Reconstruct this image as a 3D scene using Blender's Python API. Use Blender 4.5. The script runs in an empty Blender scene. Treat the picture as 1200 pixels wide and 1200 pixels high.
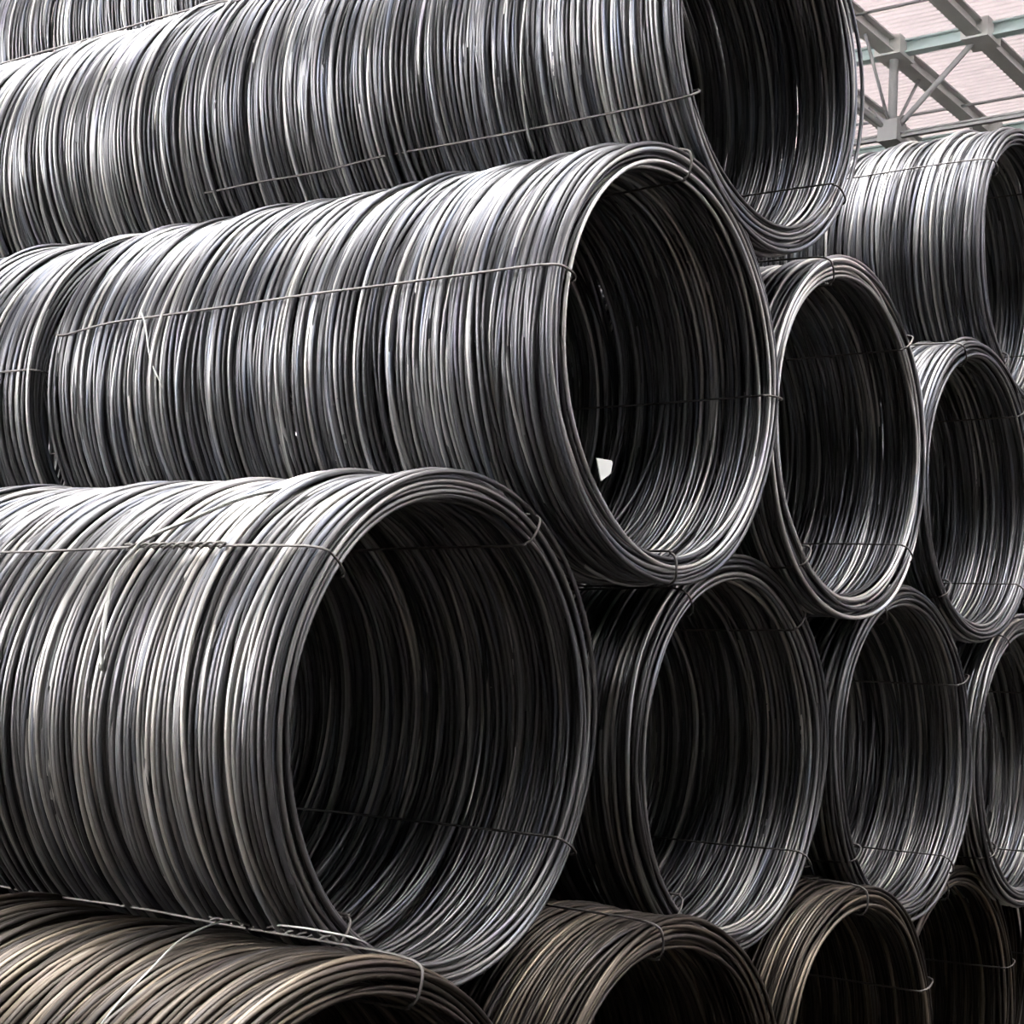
import bpy, math, random
import numpy as np
from mathutils import Matrix, Vector

# ------------------------------------------------------------------ camera
scene = bpy.context.scene
COL = scene.collection
EYE = Vector((0.0, 0.0, 1.70))
CAM_ROT = Matrix(((0.5910539, -0.1326856, -0.7956442),
                  (-0.8045983, -0.0269798, -0.5932063),
                  (0.0572436, 0.9907909, -0.1227051)))
cam_data = bpy.data.cameras.new('camera')
cam_data.sensor_width = 36.0
cam_data.lens = 59.365
cam_data.clip_end = 300
camera = bpy.data.objects.new('camera', cam_data)
COL.objects.link(camera)
camera.matrix_world = Matrix.Translation(EYE) @ CAM_ROT.to_4x4()
scene.camera = camera

# ------------------------------------------------------------------ world, exposure
world = bpy.data.worlds.new('overcast_sky')
scene.world = world
world.use_nodes = True
bg = world.node_tree.nodes['Background']
bg.inputs['Color'].default_value = (1.0, 0.99, 0.985, 1)
bg.inputs['Strength'].default_value = 15.0
vs = scene.view_settings
vs.view_transform = 'Standard'
vs.look = 'None'
vs.exposure = 0.30
vs.gamma = 1.0
vs.use_curve_mapping = False
scene.cycles.max_bounces = 6
scene.cycles.diffuse_bounces = 3
scene.cycles.glossy_bounces = 2
scene.cycles.transmission_bounces = 6

# ------------------------------------------------------------------ materials
def new_mat(name):
    m = bpy.data.materials.new(name)
    m.use_nodes = True
    nt = m.node_tree
    return m, nt, nt.nodes['Principled BSDF']

def ramp(nt, stops):
    r = nt.nodes.new('ShaderNodeValToRGB')
    els = r.color_ramp.elements
    while len(els) < len(stops):
        els.new(0.5)
    for e, (p, c) in zip(els, stops):
        e.position = p
        e.color = (*c, 1)
    return r

def wire_material(name, per_island):
    """Hot-rolled wire rod: grey mill scale, blue-violet temper tints, tone varying loop by loop."""
    m, nt, p = new_mat(name)
    N, L = nt.nodes, nt.links
    oi = N.new('ShaderNodeObjectInfo')
    if per_island:
        rnd = N.new('ShaderNodeNewGeometry').outputs['Random Per Island']
    else:
        rnd = oi.outputs['Random']
    tone = ramp(nt, [(0.0, (0.05, 0.05, 0.054)), (0.35, (0.115, 0.115, 0.123)), (0.65, (0.19, 0.19, 0.202)),
                     (0.86, (0.34, 0.34, 0.34)), (1.0, (0.62, 0.61, 0.60))])
    L.new(rnd, tone.inputs['Fac'])
    tc = N.new('ShaderNodeTexCoord')
    noise = N.new('ShaderNodeTexNoise')
    noise.inputs['Scale'].default_value = 3.2
    noise.inputs['Detail'].default_value = 3
    L.new(tc.outputs['Object'], noise.inputs['Vector'])
    add = N.new('ShaderNodeMath'); add.operation = 'MULTIPLY_ADD'
    L.new(rnd, add.inputs[0]); add.inputs[1].default_value = 7.31; add.inputs[2].default_value = 0
    noise.noise_dimensions = '4D'
    L.new(add.outputs[0], noise.inputs['W'])
    tint = ramp(nt, [(0.30, (0.86, 0.94, 1.12)), (0.46, (1.0, 1.0, 1.0)), (0.58, (1.0, 0.98, 0.95)), (0.72, (0.96, 0.92, 1.08))])
    L.new(noise.outputs['Fac'], tint.inputs['Fac'])
    mul = N.new('ShaderNodeMix'); mul.data_type = 'RGBA'; mul.blend_type = 'MULTIPLY'
    mul.inputs[0].default_value = 1.0
    L.new(tone.outputs['Color'], mul.inputs[6]); L.new(tint.outputs['Color'], mul.inputs[7])
    mul2 = N.new('ShaderNodeMix'); mul2.data_type = 'RGBA'; mul2.blend_type = 'MULTIPLY'
    mul2.inputs[0].default_value = 1.0
    L.new(mul.outputs[2], mul2.inputs[6]); L.new(oi.outputs['Color'], mul2.inputs[7])
    L.new(mul2.outputs[2], p.inputs['Base Color'])
    p.inputs['Metallic'].default_value = 0.9
    p.inputs['Roughness'].default_value = 0.43
    return m

def simple(name, col, rough=0.6, metal=0.0, var=0.12, scale=4.0):
    m, nt, p = new_mat(name)
    N, L = nt.nodes, nt.links
    tc = N.new('ShaderNodeTexCoord')
    n = N.new('ShaderNodeTexNoise')
    n.inputs['Scale'].default_value = scale
    n.inputs['Detail'].default_value = 5
    L.new(tc.outputs['Object'], n.inputs['Vector'])
    lo = tuple(c * (1 - var) for c in col); hi = tuple(min(1, c * (1 + var)) for c in col)
    r = ramp(nt, [(0.3, lo), (0.7, hi)])
    L.new(n.outputs['Fac'], r.inputs['Fac'])
    L.new(r.outputs['Color'], p.inputs['Base Color'])
    p.inputs['Roughness'].default_value = rough
    p.inputs['Metallic'].default_value = metal
    return m

def translucent_sheet(name, col, trans):
    """Glass-fibre roof sheet: part of the daylight passes through it."""
    m, nt, p = new_mat(name)
    N, L = nt.nodes, nt.links
    nt.nodes.remove(p)
    out = nt.nodes['Material Output']
    d = N.new('ShaderNodeBsdfDiffuse'); t = N.new('ShaderNodeBsdfTranslucent'); mx = N.new('ShaderNodeMixShader')
    tc = N.new('ShaderNodeTexCoord'); n = N.new('ShaderNodeTexNoise')
    n.inputs['Scale'].default_value = 0.5; n.inputs['Detail'].default_value = 4
    L.new(tc.outputs['Object'], n.inputs['Vector'])
    r = ramp(nt, [(0.3, tuple(c * 0.93 for c in col)), (0.7, col)])
    L.new(n.outputs['Fac'], r.inputs['Fac'])
    L.new(r.outputs['Color'], d.inputs['Color']); L.new(r.outputs['Color'], t.inputs['Color'])
    mx.inputs['Fac'].default_value = trans
    L.new(d.outputs[0], mx.inputs[1]); L.new(t.outputs[0], mx.inputs[2])
    L.new(mx.outputs[0], out.inputs['Surface'])
    return m

M_LOOP = wire_material('wire_rod_loop', False)
M_WIND = wire_material('wire_rod_winding', True)
M_BIND = simple('binding_wire_steel', (0.13, 0.12, 0.115), 0.45, 0.75, 0.3, 9)
M_STRAY = simple('bright_wire_end', (0.45, 0.45, 0.43), 0.35, 0.7, 0.1, 9)
M_TAG = simple('paper_tag_white', (0.85, 0.85, 0.83), 0.7, 0, 0.03, 20)
M_CONC = simple('concrete_floor', (0.034, 0.028, 0.022), 0.85, 0, 0.25, 1.2)
M_CLAD = simple('wall_cladding', (0.03, 0.031, 0.033), 0.6, 0, 0.1, 0.6)
M_STEEL = simple('painted_roof_steel', (0.58, 0.585, 0.565), 0.6, 0, 0.08, 2)
M_STRUT = simple('dark_grey_bracing', (0.30, 0.30, 0.30), 0.6, 0, 0.08, 2)
M_STEELG = simple('green_grey_roof_steel', (0.52, 0.64, 0.63), 0.6, 0, 0.08, 2)
M_SHEET = translucent_sheet('pinkish_roof_sheet', (0.74, 0.675, 0.68), 0.062)
M_OPAQ = simple('opaque_roof_sheet', (0.06, 0.06, 0.06), 0.7, 0, 0.1, 0.5)
M_SKYL = translucent_sheet('clear_skylight_sheet', (0.98, 0.98, 0.98), 0.92)

# ------------------------------------------------------------------ mesh helpers
def mesh_from(name, verts, faces, mat, smooth=False):
    me = bpy.data.meshes.new(name)
    me.from_pydata([tuple(v) for v in verts], [], [tuple(f) for f in faces])
    if smooth:
        me.polygons.foreach_set('use_smooth', [True] * len(me.polygons))
    me.materials.append(mat)
    me.update()
    return me

def link(name, me, parent=None, loc=None):
    o = bpy.data.objects.new(name, me)
    COL.objects.link(o)
    if parent is not None:
        o.parent = parent
    if loc is not None:
        o.location = loc
    return o

def box_data(x0, x1, y0, y1, z0, z1):
    v = [(x0, y0, z0), (x1, y0, z0), (x1, y1, z0), (x0, y1, z0), (x0, y0, z1), (x1, y0, z1), (x1, y1, z1), (x0, y1, z1)]
    f = [(0, 3, 2, 1), (4, 5, 6, 7), (0, 1, 5, 4), (1, 2, 6, 5), (2, 3, 7, 6), (3, 0, 4, 7)]
    return v, f

def tube_data(pts, r, sides=6, base=0):
    """Round rod swept along a polyline, closed at both ends."""
    pts = [Vector(p) for p in pts]
    n = len(pts)
    verts, faces = [], []
    up = None
    for i, p in enumerate(pts):
        t = (pts[min(i + 1, n - 1)] - pts[max(i - 1, 0)]).normalized()
        if up is None:
            a = Vector((0, 0, 1)) if abs(t.z) < 0.9 else Vector((1, 0, 0))
            up = t.cross(a).normalized()
        up = (up - t * up.dot(t)).normalized()
        s = t.cross(up)
        for k in range(sides):
            w = 2 * math.pi * k / sides
            verts.append(p + (up * math.cos(w) + s * math.sin(w)) * r)
    for i in range(n - 1):
        for k in range(sides):
            a = base + i * sides + k; b = base + i * sides + (k + 1) % sides
            faces.append((a, b, b + sides, a + sides))
    faces.append(tuple(base + k for k in range(sides))[::-1])
    faces.append(tuple(base + (n - 1) * sides + k for k in range(sides)))
    return verts, faces

def smooth_path(ctrl, per=5):
    """Catmull-Rom through the control points."""
    c = [Vector(p) for p in ctrl]
    c = [c[0] * 2 - c[1]] + c + [c[-1] * 2 - c[-2]]
    out = []
    for i in range(1, len(c) - 2):
        p0, p1, p2, p3 = c[i - 1:i + 3]
        for k in range(per):
            t = k / per
            out.append(0.5 * ((2 * p1) + (p2 - p0) * t + (2 * p0 - 5 * p1 + 4 * p2 - p3) * t * t + (3 * p1 - p0 - 3 * p2 + p3) * t ** 3))
    out.append(c[-2])
    return out

# ------------------------------------------------------------------ the hall
ROOF_Z = EYE.z + 12.0
def structure(o, label):
    o['kind'] = 'structure'
    o['label'] = label
    return o

v, f = box_data(-16, 62, -22, 52, -0.3, 0.0)
structure(link('floor', mesh_from('floor', v, f, M_CONC)), 'dusty brown-grey concrete floor under the coil stack')
for nm, bxs, lab in (('wall_left', (-16.3, -16, -22, 52, 0, 4.5), 'grey clad hall wall beyond the left end of the stack'),
                     ('wall_left_upper', (-16.3, -16, -22, 2, 4.5, ROOF_Z), 'upper cladding of the left hall wall'),
                     ('wall_right', (62, 62.3, -22, 52, 0, ROOF_Z), 'grey clad hall wall at the far right end'),
                     ('wall_back', (-16, 62, 52, 52.3, 0, ROOF_Z), 'grey clad hall wall behind the stack'),
                     ('wall_front', (-16, 62, -17.3, -17, 0, 7.5), 'grey clad hall wall facing the coil ends'),
                     ('wall_front_upper', (24, 62, -17.3, -17, 7.5, ROOF_Z), 'upper cladding of the hall wall facing the coil ends'),
                     ('wall_front_corner', (-16, 4, -17.3, -17, 7.5, ROOF_Z), 'upper cladding in the left corner of the hall')):
    v, f = box_data(*bxs)
    structure(link(nm, mesh_from(nm, v, f, M_CLAD)), lab)

win = bpy.data.objects.new('window_1', None)
COL.objects.link(win)
win.location = (-16.15, 2, 4.5)
structure(win, 'long translucent glazing band high in the left hall wall')
v, f = box_data(-0.01, 0.01, 0.04, 2.46, 0.04, ROOF_Z - 4.6)
pane = mesh_from('window_pane', v, f, M_SKYL)
v, f = box_data(-0.06, 0.06, -0.04, 0.04, 0, ROOF_Z - 4.5)
mull = mesh_from('window_mullion', v, f, M_CLAD)
for i in range(20):
    link('window_pane', pane, win, (0, i * 2.5, 0))
    link('window_mullion', mull, win, (0, i * 2.5, 0))

win = bpy.data.objects.new('window_2', None)
COL.objects.link(win)
win.location = (4, -17.15, 7.5)
win.rotation_euler = (0, 0, -math.pi / 2)  # local +Y runs along world +X
structure(win, 'long translucent glazing band high in the hall wall facing the coil ends')
v, f = box_data(-0.01, 0.01, 0.04, 2.46, 0.04, ROOF_Z - 7.6)
pane = mesh_from('window_pane', v, f, M_SKYL)
v, f = box_data(-0.06, 0.06, -0.04, 0.04, 0, ROOF_Z - 7.5)
mull = mesh_from('window_mullion', v, f, M_CLAD)
for i in range(8):
    link('window_pane', pane, win, (0, i * 2.5, 0))
    link('window_mullion', mull, win, (0, i * 2.5, 0))

# corrugated roof: ribs run along Y, sheets laid side by side along X
def corrugated(width, length, pitch=0.1625, h=0.07):
    verts, faces = [], []
    prof = []
    n = int(round(width / pitch))
    for i in range(n):
        x = i * pitch
        prof += [(x, 0), (x + pitch * 0.42, 0), (x + pitch * 0.55, h), (x + pitch * 0.87, h)]
    prof.append((n * pitch, 0))
    for (x, z) in prof:
        verts += [(x, 0, z), (x, length, z)]
    for i in range(len(prof) - 1):
        faces.append((2 * i, 2 * i + 2, 2 * i + 3, 2 * i + 1))
    return verts, faces

ceiling = bpy.data.objects.new('ceiling', None)
COL.objects.link(ceiling)
ceiling.location = (0, 0, ROOF_Z + 0.22)
structure(ceiling, 'pale pinkish corrugated roof sheeting high over the stack')
SHW, SHL = 2.6, 12.4
sv, sf = corrugated(SHW, SHL)
me_sheet = mesh_from('roof_sheet', sv, sf, M_SHEET)
me_dark = mesh_from('roof_sheet', sv, sf, M_OPAQ)
me_skyl = mesh_from('skylight_sheet', sv, sf, M_SKYL)
for ix in range(30):
    for iy in range(7):
        x = -16 + ix * SHW; y = -30 + iy * (SHL - 0.1)
        sky = -1.5 < x < 10 and 0 <= iy - 2 < 2
        pale = x > 11 or iy > 3
        nm, me = ('skylight_sheet', me_skyl) if sky else ('roof_sheet', me_sheet if pale else me_dark)
        link(nm, me, ceiling, (x, y, 0.004 * (iy % 2)))

# space frame under the roof
frame = bpy.data.objects.new('roof_frame', None)
COL.objects.link(frame)
frame.location = (0, 0, 0)
structure(frame, 'grey steel space frame of girders, purlins, posts and braces under the roof')
def member(name, a, b, w, h, mat):
    """I-shaped or flat steel member between two points."""
    a, b = Vector(a), Vector(b)
    d = b - a
    L = d.length
    v, f = [], []
    for (x0, x1, z0, z1) in ((-w / 2, w / 2, h / 2 - 0.03, h / 2), (-w / 2, w / 2, -h / 2, -h / 2 + 0.03), (-w * 0.12, w * 0.12, -h / 2 + 0.03, h / 2 - 0.03)):
        bv, bf = box_data(x0, x1, 0, L, z0, z1)
        f += [tuple(i + len(v) for i in q) for q in bf]
        v += bv
    o = link(name, mesh_from(name, v, f, mat), frame)
    o.rotation_euler = d.to_track_quat('Y', 'Z').to_euler()
    o.location = a
    return o
def strut(name, a, b, r, mat):
    v, f = tube_data([a, b], r, 8)
    return link(name, mesh_from(name, v, f, mat, True), frame)

GX = 26.4            # X of the cross purlin in view
GY = (11.93, 10.37)  # Y of the two girders in view
STEP = 1.56
zt, zb = ROOF_Z, ROOF_Z - 1.5
for k in range(-2, 5):
    y = GY[0] + (k - 1) * STEP
    member('girder', (14, y, zt), (60, y, zt), 0.27, 0.27, M_STEEL)
for k in range(-1, 5):
    x = GX + k * 4.7
    member('purlin', (x, 6.5, zt + 0.02), (x, 18, zt + 0.02), 0.20, 0.24, M_STEELG)
    strut('tie_rod', (x + 3.0, 6.5, zt), (x + 3.0, 18, zt), 0.03, M_STRUT)
for y in (GY[0], GY[0] + 2 * STEP):
    member('bottom_chord', (14, y, zb), (60, y, zb), 0.16, 0.2, M_STEEL) if y > GY[0] else None
for k in range(0, 3):
    x = GX + k * 4.7
    member('bottom_chord', (x, 6.5, zb - 0.05), (x, 18, zb - 0.05), 0.10, 0.10, M_STRUT)
    n = (x, GY[0], zb)
    strut('post', n, (x, GY[0], zt), 0.085, M_STRUT)
    strut('brace', n, (x - 1.3, GY[0], zt), 0.03, M_STRUT)
    strut('brace', n, (x + 1.2, GY[0], zt), 0.03, M_STRUT)
    strut('brace', n, (x, GY[1], zt), 0.05, M_STRUT)
    strut('brace', n, (x - 2.4, GY[0] + STEP, zt), 0.05, M_STRUT)
    gv, gf = box_data(x - 0.2, x + 0.2, GY[0] - 0.18, GY[0] + 0.18, zb - 0.18, zb + 0.2)
    link('gusset', mesh_from('gusset', gv, gf, M_STRUT), frame)
    for yy in GY:
        gv, gf = box_data(x - 0.3, x + 0.3, yy - 0.24, yy + 0.24, zt - 0.17, zt + 0.17)
        link('gusset', mesh_from('gusset', gv, gf, M_STEEL), frame)

# ------------------------------------------------------------------ wire coils
R0, WR = 0.60, 0.0069
NV = 36
rng = np.random.default_rng(7)

def loop_shape(seed, seg, sides, wr):
    """One turn of rod: a circle about Y with gentle radial and axial waviness."""
    r = np.random.default_rng(seed)
    t = np.linspace(0, 2 * np.pi, seg, endpoint=False)
    rad = np.full(seg, R0); ax = np.zeros(seg)
    for n, ra, aa in ((2, 0.006, 0.004), (3, 0.004, 0.0045), (4, 0.0022, 0.003), (5, 0.0015, 0.002), (7, 0.0008, 0.001)):
        rad += ra * r.normal() * 0.7 * np.cos(n * t + r.uniform(0, 6.28))
        ax += aa * r.normal() * 0.7 * np.cos(n * t + r.uniform(0, 6.28))
    c = np.stack([rad * np.cos(t), ax, rad * np.sin(t)], 1)
    er = np.stack([np.cos(t), 0 * t, np.sin(t)], 1)
    ey = np.array([0, 1.0, 0])
    w = np.linspace(0, 2 * np.pi, sides, endpoint=False)
    V = c[:, None, :] + wr * (np.cos(w)[None, :, None] * er[:, None, :] + np.sin(w)[None, :, None] * ey[None, None, :])
    return V.reshape(-1, 3)

def loop_faces(seg, sides):
    i = np.arange(seg)[:, None]; k = np.arange(sides)[None, :]
    a = i * sides + k; b = i * sides + (k + 1) % sides
    c = ((i + 1) % seg) * sides + (k + 1) % sides; d = ((i + 1) % seg) * sides + k
    return np.stack([a, b, c, d], -1).reshape(-1, 4)

HI = (112, 7)
LO = (56, 5)
LOOP_MESH = [mesh_from('wire_loop', loop_shape(100 + i, *HI, WR), loop_faces(*HI), M_LOOP, True) for i in range(NV)]
LOOP_LO = [loop_shape(100 + i, *LO, WR) for i in range(NV)]
LO_F = loop_faces(*LO)

def mat3(spin, tx, tz, s):
    cs, sn = math.cos(spin), math.sin(spin)
    Ry = np.array([[cs, 0, sn], [0, 1, 0], [-sn, 0, cs]])
    cx, sx = math.cos(tx), math.sin(tx)
    Rx = np.array([[1, 0, 0], [0, cx, -sx], [0, sx, cx]])
    cz, sz = math.cos(tz), math.sin(tz)
    Rz = np.array([[cz, -sz, 0], [sz, cz, 0], [0, 0, 1]])
    return Rz @ Rx @ Ry * s

def bake(loops):
    n = len(LOOP_LO[0])
    V = np.empty((len(loops) * n, 3)); F = np.empty((len(loops) * len(LO_F), 4), int)
    for i, (var, loc, M) in enumerate(loops):
        V[i * n:(i + 1) * n] = LOOP_LO[var] @ M.T + loc
        F[i * len(LO_F):(i + 1) * len(LO_F)] = LO_F + i * n
    me = bpy.data.meshes.new('winding')
    me.vertices.add(len(V)); me.vertices.foreach_set('co', V.ravel())
    me.loops.add(F.size); me.loops.foreach_set('vertex_index', F.ravel())
    me.polygons.add(len(F)); me.polygons.foreach_set('loop_start', np.arange(len(F)) * 4)
    me.polygons.foreach_set('use_smooth', np.ones(len(F), bool))
    me.materials.append(M_WIND)
    me.update(calc_edges=True)
    me.validate()
    return me

D2R = math.pi / 180
def coil_loops(seed, L):
    """Lists (kind, y, loop) for rim, outer and inner turns; y grows from the front end backwards."""
    r = np.random.default_rng(seed)
    rim, outer, inner, fill = [], [], [], []
    def one(R, y, cx, cz, tx, tz):
        return (int(r.integers(NV)), np.array([cx, y, cz]), mat3(r.uniform(0, 6.28), tx, tz, R / R0))
    # tight bundle at both ends
    for end in (0, 1):
        for layer in range(6):
            for row in range(3 if layer % 2 else 4):
                R = 0.607 - layer * 0.0115 + r.normal() * 0.003
                y = 0.010 + row * 0.021 + (layer % 2) * 0.01 + r.normal() * 0.003
                lp = one(R, y if end == 0 else L - y, r.normal() * 0.005, r.normal() * 0.005, r.normal() * 0.22 * D2R, r.normal() * 0.22 * D2R)
                (rim if end == 0 else fill).append((y, lp))
    # outer bundles
    y = 0.075
    while y < L - 0.07:
        n = int(r.integers(8, 23))
        gx, gz = r.normal(0, 0.007, 2)
        tx, tz = np.clip(r.normal(0, 1.9 * D2R, 2), -2.6 * D2R, 2.6 * D2R)
        top = r.uniform(0.601, 0.619)
        for i in range(n):
            u = (i + 0.5) / n * 2 - 1
            R = min(top, 0.611 + 0.03 * max(0, y - 0.1)) - 0.022 * abs(u) ** 1.8 + r.normal() * 0.0035
            ed = min(y, L - y)
            k = min(1.0, max(0.25, ed / 0.25))
            outer.append((y, one(R - 0.006 * (1 - k), y + r.normal() * 0.004, (gx + r.normal() * 0.002) * k, (gz + r.normal() * 0.002) * k,
                                 (tx + r.normal() * 0.45 * D2R) * k, (tz + r.normal() * 0.45 * D2R) * k)))
            if r.random() < 0.07 and 0.4 < y < L - 0.4:
                outer.append((y, one(R + 0.006, y, gx * k, gz * k, r.normal() * 2.6 * D2R * k, r.normal() * 2.6 * D2R * k)))
            y += r.uniform(0.0115, 0.0165)
    # inner turns: a few hang free into the bore, most lie deeper
    y = 0.075
    while y < L - 0.06:
        n = int(r.integers(1, 4))
        gx, gz = r.normal(0, 0.008, 2)
        tx, tz = r.normal(0, 1.8 * D2R, 2)
        R = 0.532 + 0.045 * r.random() ** 0.7
        for i in range(n):
            k = min(1.0, max(0.2, min(y, L - y) / 0.3))
            inner.append((y, one(R + r.normal() * 0.004, y, gx * k, gz * k, (tx + r.normal() * 0.6 * D2R) * k, (tz + r.normal() * 0.6 * D2R) * k)))
            y += r.uniform(0.010, 0.020)
        y += r.uniform(0.005, 0.055)
    return rim, outer, inner, fill

def core_loops(seed, L):
    """Densely packed turns between the outer and the inner ones."""
    r = np.random.default_rng(seed)
    fill = []
    def one(R, y, cx, cz, tx, tz):
        return (int(r.integers(NV)), np.array([cx, y, cz]), mat3(r.uniform(0, 6.28), tx, tz, R / R0))
    for i in range(int(L / 1.95 * 380)):
        yy = r.uniform(0.06, L - 0.06)
        fill.append((yy, one(r.uniform(0.584, 0.600), yy, r.normal() * 0.003, r.normal() * 0.003, r.normal() * 0.7 * D2R, r.normal() * 0.7 * D2R)))
    return fill

COIL_L = 1.95
CORES = [bake([(v_, l_, m_) for _, (v_, l_, m_) in core_loops(900 + i, COIL_L)]) for i in range(3)]
_rear = {}

def cyl(ang, rad, y):
    a = ang * D2R
    return (rad * math.cos(a), y, rad * math.sin(a))

def binding(coil, ang, L, seed, knot=None, r=0.0035, hook=False):
    """Tie wire: runs along the outside, folds round the front rim and returns through the bore."""
    q = random.Random(seed)
    pts = [cyl(ang, 0.612, L + 0.005), cyl(ang + q.uniform(-1, 1), 0.617, L - 0.06)]
    n = 7
    for i in range(1, n):
        pts.append(cyl(ang + q.uniform(-0.5, 0.5), 0.630 + q.uniform(-0.003, 0.003), L * (1 - i / n)))
    pts += [cyl(ang, 0.625, 0.08), cyl(ang, 0.621, 0.03), cyl(ang, 0.615, 0.004), cyl(ang, 0.602, -0.012), cyl(ang, 0.570, -0.016), cyl(ang, 0.542, -0.010), cyl(ang, 0.530, 0.006), cyl(ang, 0.524, 0.04)]
    for i in range(1, 6):
        pts.append(cyl(ang + q.uniform(-0.8, 0.8), 0.520 + q.uniform(-0.004, 0.002), 0.03 + (L - 0.06) * i / 5))
    pts += [cyl(ang, 0.535, L + 0.008), cyl(ang, 0.575, L + 0.014), cyl(ang, 0.609, L + 0.008)]
    v, f = tube_data(smooth_path(pts, 5), r, 6)
    o = link('binding_wire', mesh_from('binding_wire', v, f, M_BIND, True), coil)
    if knot:
        y0, y1 = knot
        for s in (0, math.pi):
            tp = []
            m = 46
            for i in range(m):
                t = i / (m - 1)
                w = s + t * 2 * math.pi * 5.5
                p = Vector(cyl(ang, 0.633, y0 + (y1 - y0) * t))
                er = Vector(cyl(ang, 1, 0)); et = Vector(cyl(ang + 90, 1, 0))
                tp.append(p + er * (0.0062 * math.cos(w)) + et * (0.0062 * math.sin(w)))
            v, f = tube_data(tp, 0.0036, 5)
            k = link('wire_twist', mesh_from('wire_twist', v, f, M_BIND, True), o)
            k['label'] = 'twisted knot of the binding wire'
    return o

def wire_coil(spec):
    X, Y, Z, L = spec['pos'] + (COIL_L,)
    root = bpy.data.objects.new('wire_rod_coil', None)
    COL.objects.link(root)
    root.location = (X, Y, Z - R0)
    root['label'] = spec['label']
    root['category'] = 'wire coil'
    root['group'] = 'stacked steel wire rod coils'
    tint = spec.get('tint', (1, 1, 1))
    off = np.array([0, 0, R0])
    y_lo, y_hi = spec.get('outer', (0, 9))
    inner_to = spec.get('inner', 0.9)
    rim, outer, inner, fill = coil_loops(spec['seed'], L)
    singles, rest = [], [lp for _, lp in fill]
    for lst, a, b in ((rim, -1, 9 if spec.get('rim', True) else -2), (outer, y_lo, y_hi), (inner, 0, inner_to)):
        for y, lp in lst:
            (singles if a <= y <= b else rest).append(lp)
    for var, loc, M in singles:
        o = bpy.data.objects.new('wire_loop', LOOP_MESH[var])
        COL.objects.link(o)
        o.parent = root
        M4 = np.eye(4); M4[:3, :3] = M; M4[:3, 3] = loc + off
        o.matrix_local = Matrix(M4.tolist())
        o.color = (*tint, 1)
    if not singles:                      # coils out of sight share one mesh
        if 'hidden' not in _rear:
            _rear['hidden'] = bake(rest)
        rest_mesh = _rear['hidden']
    else:
        rest_mesh = bake(rest)
    for nm, me, ry in (('rear_winding', rest_mesh, 0.0), ('core_winding', CORES[spec['seed'] % 3], spec['seed'] * 0.7)):
        w = link(nm, me, root, (0, 0, R0))
        w.rotation_euler = (0, ry, 0)
        w['kind'] = 'stuff'
        w.color = (*tint, 1)
    for i, a in enumerate(spec['ties']):
        b = binding(root, a, L, spec['seed'] * 10 + i, (spec.get('knots') or {}).get(i))
        b.location = (0, 0, R0)
    for path, rad in spec.get('loose', ()):
        v, f = tube_data(smooth_path([cyl(a, R, y) for a, y, R in path], 6), rad, 6)
        o = link('loose_wire', mesh_from('loose_wire', v, f, M_STRAY, True), root, (0, 0, R0))
        o['label'] = 'bright loose wire end'
    if 'tag' in spec:
        n = len(spec['tag'])
        v = [(x, y, z) for y in (-0.024, -0.021) for x, z in spec['tag']]
        f = [tuple(range(n)), tuple(range(2 * n - 1, n - 1, -1))] + [(i, i + n, (i + 1) % n + n, (i + 1) % n) for i in range(n)]
        o = link('paper_tag', mesh_from('paper_tag', v, f, M_TAG), root, (0, 0, R0))
        o['label'] = 'small white paper tag on the rim'
    return root

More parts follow.
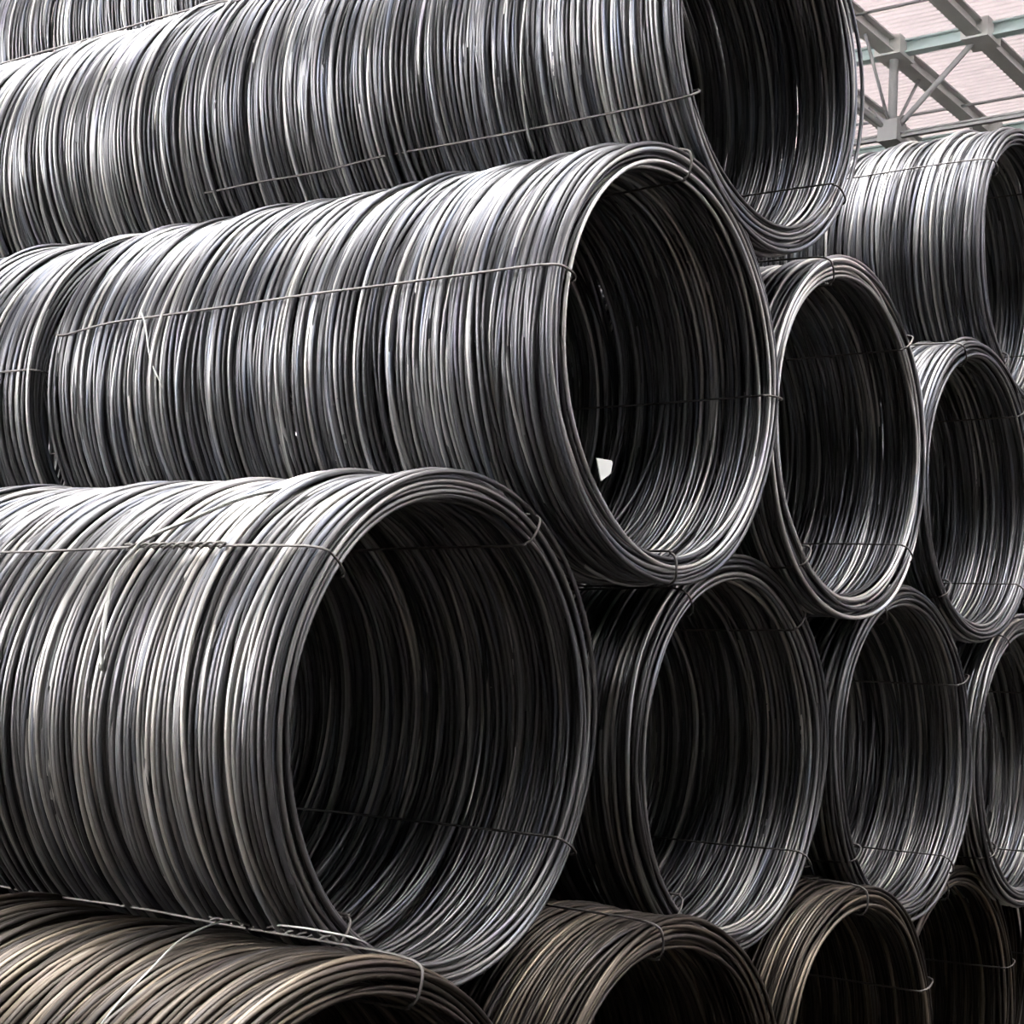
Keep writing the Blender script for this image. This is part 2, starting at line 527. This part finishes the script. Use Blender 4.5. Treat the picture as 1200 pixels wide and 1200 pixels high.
STEEL = (1.0, 1.0, 1.0)
DUST_SHADE = (0.40, 0.335, 0.265)  # brown dust tone, darkened further to stand in for shade on the bottom row
E = EYE.z
SPECS = [
    dict(key='A', seed=11, tag=((-0.41, -0.335), (-0.342, -0.330), (-0.337, -0.338), (-0.342, -0.364), (-0.385, -0.39)), loose=[([(166, 1.53, 0.634), (171, 1.49, 0.636), (180, 1.45, 0.634), (186, 1.41, 0.632), (190, 1.39, 0.626)], 0.0025)], pos=(3.952, 2.404, 1.013 + E), ties=(168, 90, 1, -88),
         label='large grey coil across the picture centre, white paper tag on its rim'),
    dict(key='B', seed=12, loose=[([(118, 0.30, 0.618), (127, 0.372, 0.634), (134.7, 0.455, 0.638), (140.6, 0.547, 0.640), (144.6, 0.572, 0.640), (152, 0.589, 0.636), (164, 0.553, 0.632), (172, 0.54, 0.620)], 0.0055)], pos=(3.153, 2.484, -0.025 + E), ties=(143, 62, -30, -128), knots={0: (0.28, 0.62)}, tint=(1, 0.98, 0.95),
         label='largest, nearest grey coil with wide black opening at lower left'),
    dict(key='C', seed=13, loose=[([(165, 0.50, 0.620), (177, 0.50, 0.634), (190.5, 0.512, 0.638), (201.6, 0.525, 0.638), (213, 0.54, 0.634), (218.3, 0.542, 0.626)], 0.0045)], pos=(4.46, 2.41, 2.105 + E), ties=(-148, -34, 56, 140),
         label='topmost open coil at upper centre, its upper rim cut off by the picture'),
    dict(key='D', seed=14, pos=(5.232, 2.459, 1.029 + E), ties=(116, 46, -128, -38), outer=(0, 0.75),
         label='coil just right of the central coil, resting under the topmost open coil'),
    dict(key='E', seed=15, pos=(6.539, 2.507, 1.03 + E), ties=(118, 45, -131, -40), outer=(0, 0.6),
         label='small narrow coil at right edge, below the coil in front of the roof'),
    dict(key='F', seed=16, pos=(4.675, 2.55, -0.06 + E), ties=(130, 51, -36, -128), outer=(0, 0.7), tint=(1, 0.985, 0.96),
         label='dark coil right of the nearest coil, directly below the central coil'),
    dict(key='G', seed=17, pos=(5.93, 2.53, -0.032 + E), ties=(120, 31, -142, -47), outer=(0, 0.6), tint=(1, 0.985, 0.96),
         label='narrow dark coil, third from the left in the second row from the bottom'),
    dict(key='H', seed=18, pos=(7.18, 2.52, -0.04 + E), ties=(125, 35, -50, -140), outer=(0, 0.4), inner=0.6, tint=(1, 0.985, 0.96),
         label='sliver of a dark coil cut by the right edge, second row from bottom'),
    dict(key='I', seed=19, loose=[([(80, 0.46, 0.634), (88, 0.44, 0.643), (103.4, 0.388, 0.640), (115.4, 0.346, 0.634), (124, 0.332, 0.632), (132, 0.33, 0.624)], 0.0022), ([(80, 0.12, 0.636), (84, 0.13, 0.645), (86, 0.22, 0.65), (84, 0.33, 0.645), (79, 0.36, 0.64)], 0.0025)], pos=(2.60, 2.21, -1.098 + E), ties=(77, 167, -13, -103), knots={0: (0.25, 0.62)}, inner=0.3, tint=DUST_SHADE,
         label='brownish dusty coil, darkened for shade, in the bottom left corner, under the nearest coil'),
    dict(key='J', seed=20, pos=(3.92, 2.29, -1.098 + E), ties=(102, 12, -78, -168), outer=(0, 0.8), inner=0.3, tint=DUST_SHADE,
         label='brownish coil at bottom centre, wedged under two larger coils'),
    dict(key='K', seed=21, pos=(5.38, 2.43, -1.098 + E), ties=(94, 26, -64, -154), outer=(0, 0.6), inner=0.3, tint=DUST_SHADE,
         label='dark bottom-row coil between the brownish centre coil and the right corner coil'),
    dict(key='L', seed=22, pos=(6.63, 2.59, -1.090 + E), ties=(110, 20, -70, -160), outer=(0, 0.5), inner=0.3, tint=DUST_SHADE,
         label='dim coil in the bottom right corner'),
    dict(key='S', seed=28, pos=(8.02, 2.80, -1.095 + E), ties=(100, 10, -80, -170), outer=(0, 0.3), inner=0.2, tint=DUST_SHADE,
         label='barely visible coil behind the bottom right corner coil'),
    dict(key='T', seed=29, pos=(7.84, 2.60, 1.02 + E), ties=(115, 45, -131, -40), outer=(0, 0.3), inner=0.2,
         label='thin sliver of coil rim at right edge under the coil before the roof'),
    dict(key='M', seed=23, pos=(7.10, 2.53, 2.10 + E), ties=(147, 57, -33, -123), outer=(0, 1.2), inner=0.5,
         label='coil at upper right, standing out in front of the pale roof'),
    dict(key='O', seed=24, pos=(3.93, 4.415, 1.00 + E), ties=(178, 90, 0, -90), outer=(0, 0.7), inner=-1,
         label='coil at the left edge directly behind the central coil'),
    dict(key='N', seed=25, pos=(4.48, 4.47, 2.095 + E), ties=(-140, -40, 50, 130), outer=(0, 1.6), inner=-1,
         label='coil at upper left directly behind the topmost open coil'),
    dict(key='P', seed=26, pos=(5.25, 5.25, 3.11 + E), ties=(-140, -30, 50, 140), outer=(0, 1.95), inner=-1, rim=False,
         label='highest, palest coil in the top left corner, only its lower side in view'),
    dict(key='X', seed=33, pos=(5.24, 3.20, 3.11 + E), ties=(-130, -40, 50, 140), outer=(1.0, 1.95), inner=-1, rim=False,
         label='rear end of a top-level coil peeping over the topmost open coil'),
    dict(key='U', seed=30, pos=(3.16, 4.60, -0.03 + E), ties=(150, 60, -30, -120), outer=(9, 9), inner=-1, rim=False,  # unseen, added to keep light out of the nearest coil's open back
         label='unseen coil added behind the nearest coil, beyond the left edge'),
    dict(key='V', seed=31, pos=(2.60, 4.30, -1.098 + E), ties=(140, 50, -40, -130), outer=(9, 9), inner=-1, rim=False, tint=DUST_SHADE,  # unseen, added to close the bottom left coil's back end to light
         label='unseen coil added behind the bottom left corner coil'),
    dict(key='W', seed=32, pos=(3.90, 4.38, -1.098 + E), ties=(140, 50, -40, -130), outer=(9, 9), inner=-1, rim=False, tint=DUST_SHADE,  # unseen, added behind the bottom centre coil to bear weight and block light
         label='unseen coil added behind the bottom centre coil'),
    dict(key='Q', seed=27, pos=(5.90, 4.4, 2.06 + E), ties=(45, 135, -45, -135), outer=(9, 9), inner=-1, rim=False,
         label='coil behind the topmost coils, carrying the highest coil'),
]
for s in SPECS:
    wire_coil(s)
